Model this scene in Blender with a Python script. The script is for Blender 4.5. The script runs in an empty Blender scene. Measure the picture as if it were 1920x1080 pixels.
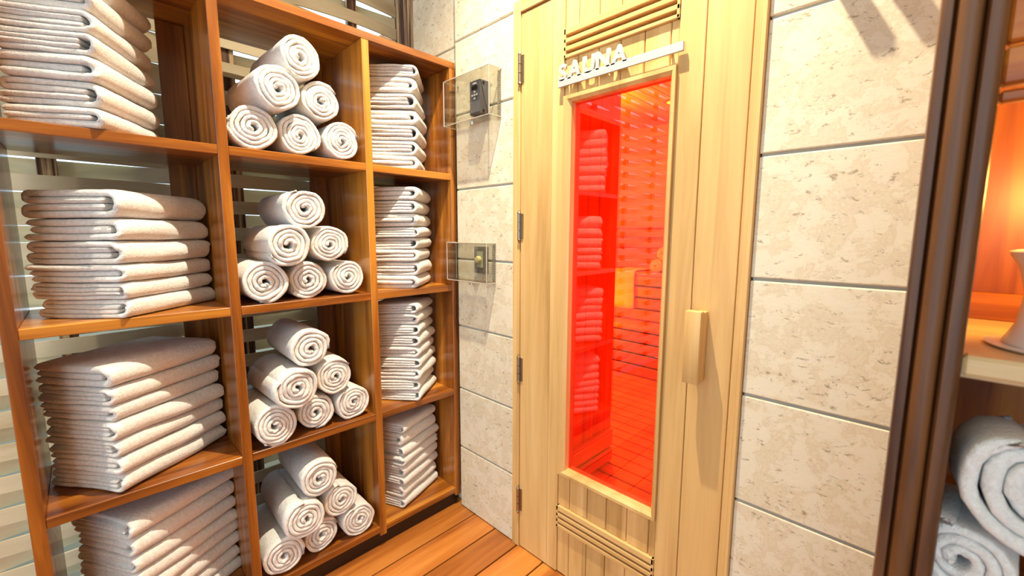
import bpy, bmesh, math, random
from mathutils import Vector, Matrix, noise
D = bpy.data
S = bpy.context.scene
COL = S.collection
PI = math.pi
R = math.radians

# ------------------------------------------------------------------ camera
cam_d = D.cameras.new('camera')
cam = D.objects.new('camera', cam_d)
COL.objects.link(cam)
cam_d.sensor_width = 36
cam_d.lens = 36 * 797.26 / 1920
cam_d.clip_start = 0.02
yaw, pitch, roll = R(44.724), R(7.233), R(0.125)
cy, sy, cp, sp = math.cos(yaw), math.sin(yaw), math.cos(pitch), math.sin(pitch)
F = Vector((-sy * cp, cy * cp, -sp))
Rt = Vector((cy, sy, 0))
U = Rt.cross(F)
cr, sr = math.cos(roll), math.sin(roll)
Rt2, U2 = cr * Rt + sr * U, -sr * Rt + cr * U
M = Matrix((Rt2, U2, -F)).transposed().to_4x4()
M.translation = Vector((0, 0, 1.25))
cam.matrix_world = M
cam_d.dof.use_dof = True
cam_d.dof.focus_distance = 1.55
cam_d.dof.aperture_fstop = 4.0
S.camera = cam

# ------------------------------------------------------------------ world, lamps, exposure
W = D.worlds.new('world')
S.world = W
W.use_nodes = True
bg = W.node_tree.nodes['Background']
bg.inputs[0].default_value = (0.60, 0.84, 1.0, 1)
bg.inputs[1].default_value = 2.65
S.view_settings.view_transform = 'Standard'
S.view_settings.look = 'None'
S.view_settings.gamma = 1
S.view_settings.exposure = -0.16
S.render.film_transparent = False
try:
    S.cycles.max_bounces = 10
    S.cycles.transparent_max_bounces = 12
    S.cycles.use_denoising = True
    S.cycles.sample_clamp_indirect = 8
except Exception:
    pass
Y0 = 1.139
LAMP = Vector((-0.77, 0.72, 2.93))


def lamp(name, kind, loc, power, color, size=0.03, rot=(0, 0, 0), **kw):
    l = D.lights.new(name, kind)
    l.energy = power
    l.color = color
    if kind == 'AREA':
        l.size = size
    else:
        l.shadow_soft_size = size
    for k, v in kw.items():
        setattr(l, k, v)
    o = D.objects.new(name, l)
    COL.objects.link(o)
    o.location = loc
    o.rotation_euler = rot
    return o


lamp('ceiling_spot', 'SPOT', LAMP, 400, (1.0, 0.87, 0.64), 0.013, spot_size=R(116), spot_blend=1.0)
lamp('second_spot', 'SPOT', (-1.25, -0.95, 2.98), 170, (1.0, 0.86, 0.62), 0.02, spot_size=R(84), spot_blend=0.8)
lamp('room_light', 'POINT', (0.6, -1.2, 2.7), 26, (1.0, 0.84, 0.62), 0.25)
lamp('sauna_light', 'POINT', (-1.95, 2.95, 1.95), 250, (1.0, 0.58, 0.26), 0.10)
lamp('sauna_bench_light', 'POINT', (-2.15, 3.22, 0.62), 30, (1.0, 0.62, 0.22), 0.05)
lamp('sauna_front_light', 'POINT', (-0.65, 1.55, 2.0), 2.5, (1.0, 0.40, 0.18), 0.06)
lamp('cabinet_light', 'POINT', (0.13, 0.93, 1.32), 4.5, (1.0, 0.55, 0.12), 0.03)


# ------------------------------------------------------------------ materials
def mat(name):
    m = D.materials.new(name)
    m.use_nodes = True
    nt = m.node_tree
    return m, nt, nt.nodes['Principled BSDF']


def nd(nt, t, **kw):
    n = nt.nodes.new(t)
    for k, v in kw.items():
        if k == 'inp':
            for a, b in v.items():
                n.inputs[a].default_value = b
        else:
            setattr(n, k, v)
    return n


def ramp(nt, stops, interp='LINEAR'):
    n = nt.nodes.new('ShaderNodeValToRGB')
    n.color_ramp.interpolation = interp
    e = n.color_ramp.elements
    e[0].position, e[0].color = stops[0][0], (*stops[0][1], 1)
    e[1].position, e[1].color = stops[-1][0], (*stops[-1][1], 1)
    for p, c in stops[1:-1]:
        x = e.new(p)
        x.color = (*c, 1)
    return n


def wood(name, axis, c1, c2, c3, rough=0.35, scale=1.0, bump=0.15, coat=0.0, board=None):
    """grain runs along axis 0/1/2 of the thing's own space; board=(axis, width, tint) varies tone board by board"""
    m, nt, b = mat(name)
    L = nt.links.new
    tc = nd(nt, 'ShaderNodeTexCoord')
    oi = nd(nt, 'ShaderNodeObjectInfo')
    add = nd(nt, 'ShaderNodeVectorMath', operation='ADD')
    mul = nd(nt, 'ShaderNodeVectorMath', operation='SCALE', inp={'Scale': 7.0})
    cmb = nd(nt, 'ShaderNodeCombineXYZ')
    for i in range(3):
        L(oi.outputs['Random'], cmb.inputs[i])
    L(cmb.outputs[0], mul.inputs[0])
    L(tc.outputs['Object'], add.inputs[0])
    L(mul.outputs[0], add.inputs[1])
    mp = nd(nt, 'ShaderNodeMapping')
    sc = [22 * scale] * 3
    sc[axis] = 1.3 * scale
    mp.inputs['Scale'].default_value = sc
    src = add.outputs[0]
    if board:
        ax, wd = board[0], board[1]
        sep = nd(nt, 'ShaderNodeSeparateXYZ')
        L(tc.outputs['Object'], sep.inputs[0])
        dv = nd(nt, 'ShaderNodeMath', operation='DIVIDE', inp={1: wd})
        L(sep.outputs[ax], dv.inputs[0])
        fl = nd(nt, 'ShaderNodeMath', operation='FLOOR')
        L(dv.outputs[0], fl.inputs[0])
        wn = nd(nt, 'ShaderNodeTexWhiteNoise', noise_dimensions='1D')
        L(fl.outputs[0], wn.inputs['W'])
        ml = nd(nt, 'ShaderNodeVectorMath', operation='SCALE', inp={'Scale': 3.0})
        L(wn.outputs['Color'], ml.inputs[0])
        ad = nd(nt, 'ShaderNodeVectorMath', operation='ADD')
        L(src, ad.inputs[0])
        L(ml.outputs[0], ad.inputs[1])
        src = ad.outputs[0]
    L(src, mp.inputs['Vector'])
    n1 = nd(nt, 'ShaderNodeTexNoise', inp={'Scale': 1.0, 'Detail': 5.0, 'Roughness': 0.6, 'Distortion': 0.6})
    L(mp.outputs[0], n1.inputs['Vector'])
    n2 = nd(nt, 'ShaderNodeTexNoise', inp={'Scale': 0.28, 'Detail': 2.0, 'Roughness': 0.5, 'Distortion': 0.3})
    L(mp.outputs[0], n2.inputs['Vector'])
    mx = nd(nt, 'ShaderNodeMix', data_type='FLOAT', inp={0: 0.45})
    L(n1.outputs[0], mx.inputs[2])
    L(n2.outputs[0], mx.inputs[3])
    rp = ramp(nt, [(0.37, c1), (0.5, c2), (0.62, c3)])
    L(mx.outputs[0], rp.inputs[0])
    col = rp.outputs[0]
    if board:
        hs = nd(nt, 'ShaderNodeHueSaturation')
        mr = nd(nt, 'ShaderNodeMapRange', inp={3: 1 - board[2], 4: 1 + board[2]})
        L(wn.outputs['Value'], mr.inputs[0])
        L(mr.outputs[0], hs.inputs['Value'])
        L(col, hs.inputs['Color'])
        col = hs.outputs[0]
    L(col, b.inputs['Base Color'])
    b.inputs['Roughness'].default_value = rough
    if coat:
        b.inputs['Coat Weight'].default_value = coat
        b.inputs['Coat Roughness'].default_value = 0.15
    bp = nd(nt, 'ShaderNodeBump', inp={'Strength': bump, 'Distance': 0.002})
    L(n1.outputs[0], bp.inputs['Height'])
    L(bp.outputs[0], b.inputs['Normal'])
    return m


def plain(name, c, rough=0.5, metal=0.0, **kw):
    m, nt, b = mat(name)
    b.inputs['Base Color'].default_value = (*c, 1)
    b.inputs['Roughness'].default_value = rough
    b.inputs['Metallic'].default_value = metal
    for k, v in kw.items():
        b.inputs[k.replace('_', ' ')].default_value = v
    # faint procedural unevenness of the finish
    n = nd(nt, 'ShaderNodeTexNoise', inp={'Scale': 60.0, 'Detail': 2.0})
    mr = nd(nt, 'ShaderNodeMapRange', inp={3: max(0, rough - 0.05), 4: min(1, rough + 0.05)})
    nt.links.new(n.outputs[0], mr.inputs[0])
    nt.links.new(mr.outputs[0], b.inputs['Roughness'])
    return m


TK = ((0.07, 0.014, 0.003), (0.30, 0.092, 0.011), (0.58, 0.24, 0.03))
teak = [wood('shelf_wood_%s' % 'xyz'[i], i, *TK, rough=0.3, coat=0.35) for i in range(3)]
DW = ((0.52, 0.30, 0.10), (0.70, 0.44, 0.17), (0.80, 0.54, 0.23))
alder = [wood('door_wood_%s' % 'xyz'[i], i, *DW, rough=0.42, scale=0.8, bump=0.06) for i in range(3)]
alder_planks = wood('door_plank_wood', 2, *DW, rough=0.42, scale=0.8, bump=0.06, board=(0, 0.075, 0.09))
deckm = wood('deck_wood', 1, (0.25, 0.065, 0.010), (0.47, 0.155, 0.026), (0.60, 0.24, 0.05), rough=0.38, scale=0.7,
             board=(0, 0.135, 0.18), coat=0.15)
slatm = wood('slat_wood', 1, (0.58, 0.48, 0.30), (0.72, 0.62, 0.42), (0.80, 0.70, 0.50), rough=0.5, scale=0.6, bump=0.05)
saunam = [wood('sauna_wood_%s' % 'xyz'[i], i, (0.50, 0.16, 0.05), (0.68, 0.27, 0.09), (0.80, 0.36, 0.14), rough=0.5, scale=0.7)
          for i in range(3)]
darkframe = wood('cabinet_wood_z', 2, (0.06, 0.018, 0.005), (0.20, 0.075, 0.02), (0.36, 0.16, 0.04), rough=0.45, scale=0.9, coat=0.05)
cabred = [wood('cabinet_red_wood_%s' % 'xyz'[i], i, (0.24, 0.045, 0.007), (0.48, 0.13, 0.012), (0.62, 0.22, 0.02), rough=0.4)
          for i in range(3)]
palewood = wood('cabinet_lip_wood', 0, (0.55, 0.35, 0.16), (0.70, 0.50, 0.26), (0.8, 0.6, 0.34), rough=0.35)
plinthm = plain('plinth_dark', (0.018, 0.008, 0.006), 0.35)
steel = plain('brushed_steel', (0.62, 0.62, 0.60), 0.34, 1.0)
hingem = plain('hinge_brass_steel', (0.40, 0.33, 0.24), 0.35, 1.0)
signm = plain('sign_aluminium', (0.50, 0.51, 0.53), 0.5, 0.3)
grey = plain('controller_grey', (0.13, 0.13, 0.16), 0.45)
greyl = plain('controller_grey_light', (0.22, 0.22, 0.25), 0.4)
black = plain('black_plastic', (0.012, 0.012, 0.015), 0.3)
whitep = plain('white_print', (0.8, 0.8, 0.82), 0.5)
switchm = plain('switch_plate_grey', (0.20, 0.18, 0.15), 0.5)
switchin = plain('switch_recess', (0.42, 0.44, 0.30), 0.5)
knobm = plain('knob_ivory', (0.70, 0.62, 0.30), 0.35)
ceilm = plain('ceiling_plaster', (0.72, 0.64, 0.50), 0.8)
potm = plain('pot_glaze', (0.80, 0.78, 0.72), 0.25)
groutm = plain('grout', (0.42, 0.42, 0.38), 0.9)

# dark bamboo-like ribbed corner post and battens
battm, nt, b = mat('batten_dark_wood')
L = nt.links.new
tc = nd(nt, 'ShaderNodeTexCoord')
mp = nd(nt, 'ShaderNodeMapping')
mp.inputs['Scale'].default_value = (90, 90, 1.5)
n1 = nd(nt, 'ShaderNodeTexNoise', inp={'Scale': 1.0, 'Detail': 3.0})
rp = ramp(nt, [(0.42, (0.05, 0.018, 0.008)), (0.53, (0.20, 0.09, 0.04)), (0.60, (0.62, 0.44, 0.24))])
L(tc.outputs['Object'], mp.inputs[0]); L(mp.outputs[0], n1.inputs['Vector']); L(n1.outputs[0], rp.inputs[0])
L(rp.outputs[0], b.inputs['Base Color'])
b.inputs['Roughness'].default_value = 0.45

# towel terry
towelm, nt, b = mat('terry_towel')
L = nt.links.new
tc = nd(nt, 'ShaderNodeTexCoord')
v1 = nd(nt, 'ShaderNodeTexNoise', inp={'Scale': 420.0, 'Detail': 2.0, 'Roughness': 0.7})
v2 = nd(nt, 'ShaderNodeTexNoise', inp={'Scale': 110.0, 'Detail': 3.0, 'Roughness': 0.6})
L(tc.outputs['Object'], v1.inputs['Vector']); L(tc.outputs['Object'], v2.inputs['Vector'])
mx = nd(nt, 'ShaderNodeMix', data_type='FLOAT', inp={0: 0.5})
L(v1.outputs[0], mx.inputs[2]); L(v2.outputs[0], mx.inputs[3])
bp = nd(nt, 'ShaderNodeBump', inp={'Strength': 1.0, 'Distance': 0.006})
L(mx.outputs[0], bp.inputs['Height']); L(bp.outputs[0], b.inputs['Normal'])
rp = ramp(nt, [(0.3, (0.78, 0.76, 0.74)), (0.65, (0.92, 0.91, 0.90))])
L(v2.outputs[0], rp.inputs[0]); L(rp.outputs[0], b.inputs['Base Color'])
b.inputs['Roughness'].default_value = 0.95
b.inputs['Sheen Weight'].default_value = 0.35
b.inputs['Sheen Roughness'].default_value = 0.6
b.inputs['Specular IOR Level'].default_value = 0.1

# travertine / coral stone
stonem, nt, b = mat('coral_stone')
L = nt.links.new
tc = nd(nt, 'ShaderNodeTexCoord')
sep = nd(nt, 'ShaderNodeSeparateXYZ')
L(tc.outputs['Object'], sep.inputs[0])
dv = nd(nt, 'ShaderNodeMath', operation='DIVIDE', inp={1: 0.288})
L(sep.outputs[2], dv.inputs[0])
fl = nd(nt, 'ShaderNodeMath', operation='FLOOR')
L(dv.outputs[0], fl.inputs[0])
wn = nd(nt, 'ShaderNodeTexWhiteNoise', noise_dimensions='1D')
L(fl.outputs[0], wn.inputs['W'])
sc = nd(nt, 'ShaderNodeVectorMath', operation='SCALE', inp={'Scale': 9.0})
L(wn.outputs['Color'], sc.inputs[0])
ad = nd(nt, 'ShaderNodeVectorMath', operation='ADD')
L(tc.outputs['Object'], ad.inputs[0]); L(sc.outputs[0], ad.inputs[1])
na = nd(nt, 'ShaderNodeTexNoise', inp={'Scale': 15.0, 'Detail': 9.0, 'Roughness': 0.74, 'Distortion': 0.35})
nb = nd(nt, 'ShaderNodeTexNoise', inp={'Scale': 45.0, 'Detail': 5.0, 'Roughness': 0.72, 'Distortion': 0.4})
mpz = nd(nt, 'ShaderNodeMapping')
mpz.inputs['Scale'].default_value = (1.0, 1.0, 1.8)
L(ad.outputs[0], mpz.inputs[0])
L(ad.outputs[0], na.inputs['Vector']); L(mpz.outputs[0], nb.inputs['Vector'])
ra = ramp(nt, [(0.32, (0.68, 0.58, 0.42)), (0.43, (0.77, 0.69, 0.52)), (0.475, (0.70, 0.60, 0.43)), (0.51, (0.79, 0.72, 0.56)), (0.7, (0.82, 0.76, 0.61))])
rb = ramp(nt, [(0.35, (0.42, 0.37, 0.30)), (0.40, (1, 1, 1))])
L(na.outputs[0], ra.inputs[0]); L(nb.outputs[0], rb.inputs[0])
mm = nd(nt, 'ShaderNodeMix', data_type='RGBA', blend_type='MULTIPLY', inp={0: 0.8})
L(ra.outputs[0], mm.inputs[6]); L(rb.outputs[0], mm.inputs[7])
L(mm.outputs[2], b.inputs['Base Color'])
b.inputs['Roughness'].default_value = 0.42
bp = nd(nt, 'ShaderNodeBump', inp={'Strength': 0.2, 'Distance': 0.002})
L(nb.outputs[0], bp.inputs['Height']); L(bp.outputs[0], b.inputs['Normal'])


def glassmat(name, tint, ior=1.5, mirror=0.0, rough=0.0):
    m = D.materials.new(name)
    m.use_nodes = True
    nt = m.node_tree
    nt.nodes.clear()
    L = nt.links.new
    out = nd(nt, 'ShaderNodeOutputMaterial')
    tr = nd(nt, 'ShaderNodeBsdfTransparent')
    tr.inputs[0].default_value = (*tint, 1)
    gl = nd(nt, 'ShaderNodeBsdfGlossy')
    gl.inputs['Roughness'].default_value = rough
    fr = nd(nt, 'ShaderNodeLayerWeight', inp={'Blend': 0.5})
    pw = nd(nt, 'ShaderNodeMath', operation='POWER', inp={1: 5.0})
    L(fr.outputs['Facing'], pw.inputs[0])
    ad = nd(nt, 'ShaderNodeMath', operation='MULTIPLY_ADD', inp={1: 0.95 - mirror, 2: 0.04 + mirror}, use_clamp=True)
    L(pw.outputs[0], ad.inputs[0])
    mx = nd(nt, 'ShaderNodeMixShader')
    L(ad.outputs[0], mx.inputs[0]); L(tr.outputs[0], mx.inputs[1]); L(gl.outputs[0], mx.inputs[2])
    L(mx.outputs[0], out.inputs[0])
    return m


redglass = glassmat('red_glass', (1.0, 0.36, 0.12), 1.5, 0.08)
acrylic = glassmat('clear_acrylic', (0.88, 0.88, 0.85), 1.45, 0.0, 0.05)
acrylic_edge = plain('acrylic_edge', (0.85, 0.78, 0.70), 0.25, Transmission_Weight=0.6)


# ------------------------------------------------------------------ helpers
def box(bm, x0, x1, y0, y1, z0, z1, bev=0.0, seg=1):
    vs = [bm.verts.new((x, y, z)) for x in (x0, x1) for y in (y0, y1) for z in (z0, z1)]
    f = [(0, 1, 3, 2), (4, 6, 7, 5), (0, 4, 5, 1), (2, 3, 7, 6), (0, 2, 6, 4), (1, 5, 7, 3)]
    fs = [bm.faces.new([vs[i] for i in q]) for q in f]
    if bev > 0:
        es = {e for q in fs for e in q.edges}
        bmesh.ops.bevel(bm, geom=list(es), offset=bev, segments=seg, affect='EDGES', profile=0.5)


def cyl(bm, p0, p1, r0, r1=None, n=16, caps=True):
    p0, p1 = Vector(p0), Vector(p1)
    r1 = r0 if r1 is None else r1
    d = (p1 - p0).normalized()
    a = d.orthogonal().normalized()
    c = d.cross(a)
    A = [bm.verts.new(p0 + (a * math.cos(t) + c * math.sin(t)) * r0) for t in [2 * PI * i / n for i in range(n)]]
    B = [bm.verts.new(p1 + (a * math.cos(t) + c * math.sin(t)) * r1) for t in [2 * PI * i / n for i in range(n)]]
    for i in range(n):
        bm.faces.new((A[i], A[(i + 1) % n], B[(i + 1) % n], B[i]))
    if caps:
        bm.faces.new(A[::-1]); bm.faces.new(B)


def lathe(bm, prof, c, n=32, axis='z'):
    rings = []
    for r, h in prof:
        ring = []
        for i in range(n):
            t = 2 * PI * i / n
            if axis == 'z':
                p = (c[0] + r * math.cos(t), c[1] + r * math.sin(t), c[2] + h)
            else:
                p = (c[0] + r * math.cos(t), c[1] + h, c[2] + r * math.sin(t))
            ring.append(bm.verts.new(p))
        rings.append(ring)
    for a, b2 in zip(rings, rings[1:]):
        for i in range(n):
            bm.faces.new((a[i], a[(i + 1) % n], b2[(i + 1) % n], b2[i]))
    if prof[0][0] > 1e-6: bm.faces.new(rings[0][::-1])
    if prof[-1][0] > 1e-6: bm.faces.new(rings[-1])


def smooth(me, ang=40):
    me.shade_smooth() if hasattr(me, 'shade_smooth') else None
    try:
        me.set_sharp_from_angle(angle=R(ang))
    except Exception:
        pass


def obj(name, bm, m, parent=None, smooth_ang=None, origin=None):
    """bm is in world coordinates; the mesh is stored relative to its thing's base (or origin)"""
    base = Vector(parent['_b']) if parent is not None else Vector(origin or (0, 0, 0))
    if base.length > 0:
        bmesh.ops.translate(bm, verts=bm.verts, vec=-base)
    bmesh.ops.recalc_face_normals(bm, faces=bm.faces)
    me = D.meshes.new(name)
    bm.to_mesh(me)
    bm.free()
    me.materials.append(m)
    if smooth_ang: smooth(me, smooth_ang)
    o = D.objects.new(name, me)
    COL.objects.link(o)
    if parent is not None:
        o.parent = parent
        o['_b'] = list(base)
    else:
        o.location = base
        o['_b'] = list(base)
    return o


def tag(o, label, cat, group=None):
    o['label'] = label
    o['category'] = cat
    if group: o['group'] = group
    return o


def thing(name, label, cat, loc, group=None):
    o = D.objects.new(name, None)
    COL.objects.link(o)
    o.location = loc
    o.empty_display_size = 0.05
    o['_b'] = list(loc)
    return tag(o, label, cat, group)


def structure(o):
    o['kind'] = 'structure'
    return o


def bbox(name, m, parent, *dims, bev=0.0015, label=None):
    bm = bmesh.new()
    box(bm, *dims, bev=bev)
    o = obj(name, bm, m, parent)
    if label: o['label'] = label
    return o


# ------------------------------------------------------------------ setting: deck, stone, slat wall, ceiling
bm = bmesh.new()
p = 0.1345
x = -1.096 - 7 * p
edges_x = [-1.366 - 4 * p + i * p for i in range(32)]
for i, xx in enumerate(edges_x):
    box(bm, xx + 0.003, xx + p - 0.003, -3.4, 1.30, -0.022, 0.0, bev=0.0025)
structure(obj('floor', bm, deckm, origin=(-1.366, 0, 0)))
bm = bmesh.new()
box(bm, -2.1, 2.4, -3.4, 1.24, -0.08, -0.03)
structure(obj('floor_subframe', bm, plinthm))

bm = bmesh.new()
box(bm, -9, -2.1, -9, 6, -0.10, -0.06)
structure(obj('ground_outside', bm, plain('outside_ground', (0.20, 0.16, 0.10), 0.9)))

JZ = [0.0, 0.292, 0.568, 0.852, 1.143, 1.434, 1.734, 2.02, 2.31, 2.60, 2.89, 3.10]


def stone_wall(name, x0, x1, yf, yb, xsplit=None):
    bm = bmesh.new()
    for a, c in zip(JZ, JZ[1:]):
        box(bm, x0, x1, yf, yb, a + 0.0035, c - 0.0035, bev=0.003, seg=2)
    o = structure(obj(name, bm, stonem))
    g = bmesh.new()
    box(g, x0 + 0.004, x1 - 0.004, yf + 0.006, yb - 0.01, 0, 3.1)
    structure(obj(name + '_grout', g, groutm))
    return o


stone_wall('wall_back', -1.457, -1.123, Y0, 1.235)
stone_wall('wall_back', -0.312, 2.4, Y0, 1.235)
stone_wall('wall_corner', -1.80, -1.44, 1.166, 1.235)
# wall above the door
bm = bmesh.new()
for a, c in zip(JZ[7:], JZ[8:]):
    box(bm, -1.125, -0.310, Y0 + 0.001, 1.234, max(a, 2.045) + 0.0035, c - 0.0035, bev=0.003, seg=2)
structure(obj('wall_back', bm, stonem))

# woven slat wall
SX, SP, YB, AMP = -1.955, 0.4975, -0.052, 0.024
bm = bmesh.new()
ya, yb, n = -3.4, 1.165, 92
k = 0
z = 0.01
while z < 3.05:
    sgn = 1 if k % 2 else -1
    prev = None
    for i in range(n + 1):
        y = ya + (yb - ya) * i / n
        xx = SX + sgn * AMP * math.cos(PI * (y - YB) / SP)
        t = 0.004
        cur = [bm.verts.new((xx - t, y, z)), bm.verts.new((xx + t, y, z)), bm.verts.new((xx + t, y, z + 0.0498)), bm.verts.new((xx - t, y, z + 0.0498))]
        if prev:
            for q in range(4):
                bm.faces.new((prev[q], cur[q], cur[(q + 1) % 4], prev[(q + 1) % 4]))
        else:
            bm.faces.new(cur[::-1])
        prev = cur
    bm.faces.new(prev)
    z += 0.0505
    k += 1
structure(obj('wall_left', bm, slatm, smooth_ang=35))
for j in range(-6, 3):
    y = YB + SP * j
    bm = bmesh.new()
    box(bm, SX - 0.013, SX + 0.013, y - 0.022, y + 0.022, 0, 3.08, bev=0.002)
    structure(obj('trim_%d' % (j + 7), bm, battm))
bm = bmesh.new()
for i in range(9):
    xx = -1.985 + i * 0.0225
    cyl(bm, (xx, 1.178, 0), (xx, 1.178, 3.08), 0.0125, n=10)
box(bm, -1.99, -1.805, 1.181, 1.24, 0, 3.08)
structure(obj('trim_10', bm, battm, smooth_ang=50))

# ceiling
bm = bmesh.new()
for i in range(34):
    box(bm, -2.0, 2.4, -3.4 + i * 0.14 + 0.004, -3.4 + (i + 1) * 0.14 - 0.004, 3.10, 3.12, bev=0.002)
structure(obj('ceiling', bm, slatm))
bm = bmesh.new()
box(bm, -2.02, 2.4, -3.4, 1.36, 3.125, 3.16)
structure(obj('ceiling_panel', bm, ceilm))
# side wall to the right, behind the cabinet
bm = bmesh.new()
for a, c in zip(JZ, JZ[1:]):
    box(bm, 2.4, 2.5, -1.6, 1.235, a + 0.0035, c - 0.0035, bev=0.003)
structure(obj('wall_right', bm, stonem))

# ceiling downlight that gives the main light
lm = D.materials.new('lamp_glow'); lm.use_nodes = True
pb = lm.node_tree.nodes['Principled BSDF']
pb.inputs['Emission Color'].default_value = (1, 0.85, 0.6, 1)
pb.inputs['Emission Strength'].default_value = 12
for (lx_, ly_), lb in (((LAMP.x, LAMP.y), 'round recessed ceiling downlight in front of the sauna door'),
                       ((-1.25, -0.95), 'round recessed ceiling downlight beside the woven slat wall')):
    t = thing('ceiling_light', lb, 'light', (lx_, ly_, 3.10))
    bm = bmesh.new()
    lathe(bm, [(0.075, 0), (0.075, -0.006), (0.055, -0.012), (0.050, -0.004), (0.046, 0.02)], (lx_, ly_, 3.10), 40)
    obj('bezel', bm, steel, t, 40)
    bm = bmesh.new()
    lathe(bm, [(0.045, 0.0), (0.045, -0.003), (0.02, -0.006)], (lx_, ly_, 3.10), 32)
    obj('lens', bm, lm, t)

# ------------------------------------------------------------------ towel shelf
XF, XB = -1.4695, -1.82
unit = thing('towel_shelf', 'tall open hardwood shelf unit stacked with white towels', 'shelf', (-1.64, 0.5, 0))
posts = [(-0.146, -0.119), (0.2965, 0.3235), (0.742, 0.769), (1.118, 1.145)]
for a, c in posts:
    bbox('upright', teak[2], unit, XB, XF, a, c, 0.05, 1.92)
bm = bmesh.new()
box(bm, XB, XF, -0.146, 1.145, 1.92, 1.946, bev=0.0015)
obj('top_board', bm, teak[1], unit)
SHZ = [1.50, 1.031, 0.561, 0.091]
for zt in SHZ:
    for (a, c), (d, e) in zip(posts, posts[1:]):
        bbox('shelf_board', teak[1], unit, XB, XF - 0.0008, c, d, zt - 0.026, zt)
bbox('plinth', plinthm, unit, XB + 0.02, XF - 0.02, -0.14, 1.14, 0.0, 0.052)
# narrow back rails at the uprights (shaded strips at the back of each column)
for y0, y1 in ((0.225, 0.2965), (0.672, 0.742), (1.05, 1.118)):
    bbox('back_rail', teak[2], unit, XB, XB + 0.012, y0, y1, 0.10, 1.92)

# ------------------------------------------------------------------ towels
rng = random.Random(7)


def resample(pts, step):
    out = []
    n = len(pts)
    for i in range(n):
        a, b2 = Vector(pts[i]), Vector(pts[(i + 1) % n])
        m = max(1, int(round((b2 - a).length / step)))
        for j in range(m):
            out.append(a.lerp(b2, j / m))
    return out


def arc(cx, cz, rx, rz, a0, a1, n):
    return [(cx + rx * math.cos(a0 + (a1 - a0) * i / n), cz + rz * math.sin(a0 + (a1 - a0) * i / n)) for i in range(n + 1)]


def sweep(bm, loop, vlist, fdisp):
    """loop: closed CCW 2D loop; vlist: [(v, inset)]; fdisp(u, v, w, k) -> Vector"""
    n = len(loop)
    nor = []
    for i in range(n):
        d = loop[(i + 1) % n] - loop[i - 1]
        if d.length < 1e-9: d = Vector((1, 0))
        nor.append(Vector((d.y, -d.x)).normalized())
    prev = None
    for v, ins in vlist:
        ring = []
        for i in range(n):
            q = loop[i] - nor[i] * ins
            ring.append(bm.verts.new(fdisp(q.x, v, q.y, i)))
        if prev:
            for i in range(n):
                bm.faces.new((prev[i], prev[(i + 1) % n], ring[(i + 1) % n], ring[i]))
        else:
            first = ring
        prev = ring
    return first, prev


def stations(Lv, r, step):
    """(position, inset) pairs along a swept towel whose two ends are rounded with radius r"""
    body = max(2, int((Lv - 2 * r) / step))
    mid = [(r + (Lv - 2 * r) * j / body, 0.0) for j in range(1, body)]
    head = [(r * (1 - math.cos(b_)), r * (1 - math.sin(b_))) for b_ in [PI / 2 * k / 4 for k in range(5)]]
    return head + mid + [(Lv - p_, i_) for p_, i_ in reversed(head)]


def ribbon(line, th):
    """closed loop around a centre line; th: thickness at each point; same count on both sides"""
    n = len(line)
    L_, R_ = [], []
    for i in range(n):
        d = (line[min(n - 1, i + 1)] - line[max(0, i - 1)]).normalized()
        nn = Vector((d.y, -d.x))
        R_.append(line[i] + nn * th[i] / 2)
        L_.append(line[i] - nn * th[i] / 2)
    return R_ + L_[::-1]


def open_resample(pts, step):
    out = []
    for a, b2 in zip(pts, pts[1:]):
        a, b2 = Vector(a), Vector(b2)
        m = max(1, int(round((b2 - a).length / step)))
        out += [a.lerp(b2, j / m) for j in range(m)]
    out.append(Vector(pts[-1]))
    return out


def taper_th(line, t, ends):
    """ribbon ends rounded off; ends = (start, finish) booleans"""
    L0 = [0.0]
    for a, b2 in zip(line, line[1:]): L0.append(L0[-1] + (b2 - a).length)
    T = L0[-1]
    out = []
    for q in L0:
        f = 1.0
        for e, dist in ((ends[0], q), (ends[1], T - q)):
            if e and dist < t / 2: f = min(f, max(0.3, math.sqrt(max(0, 1 - (1 - dist / (t / 2)) ** 2))))
        out.append(t * f)
    return out


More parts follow.
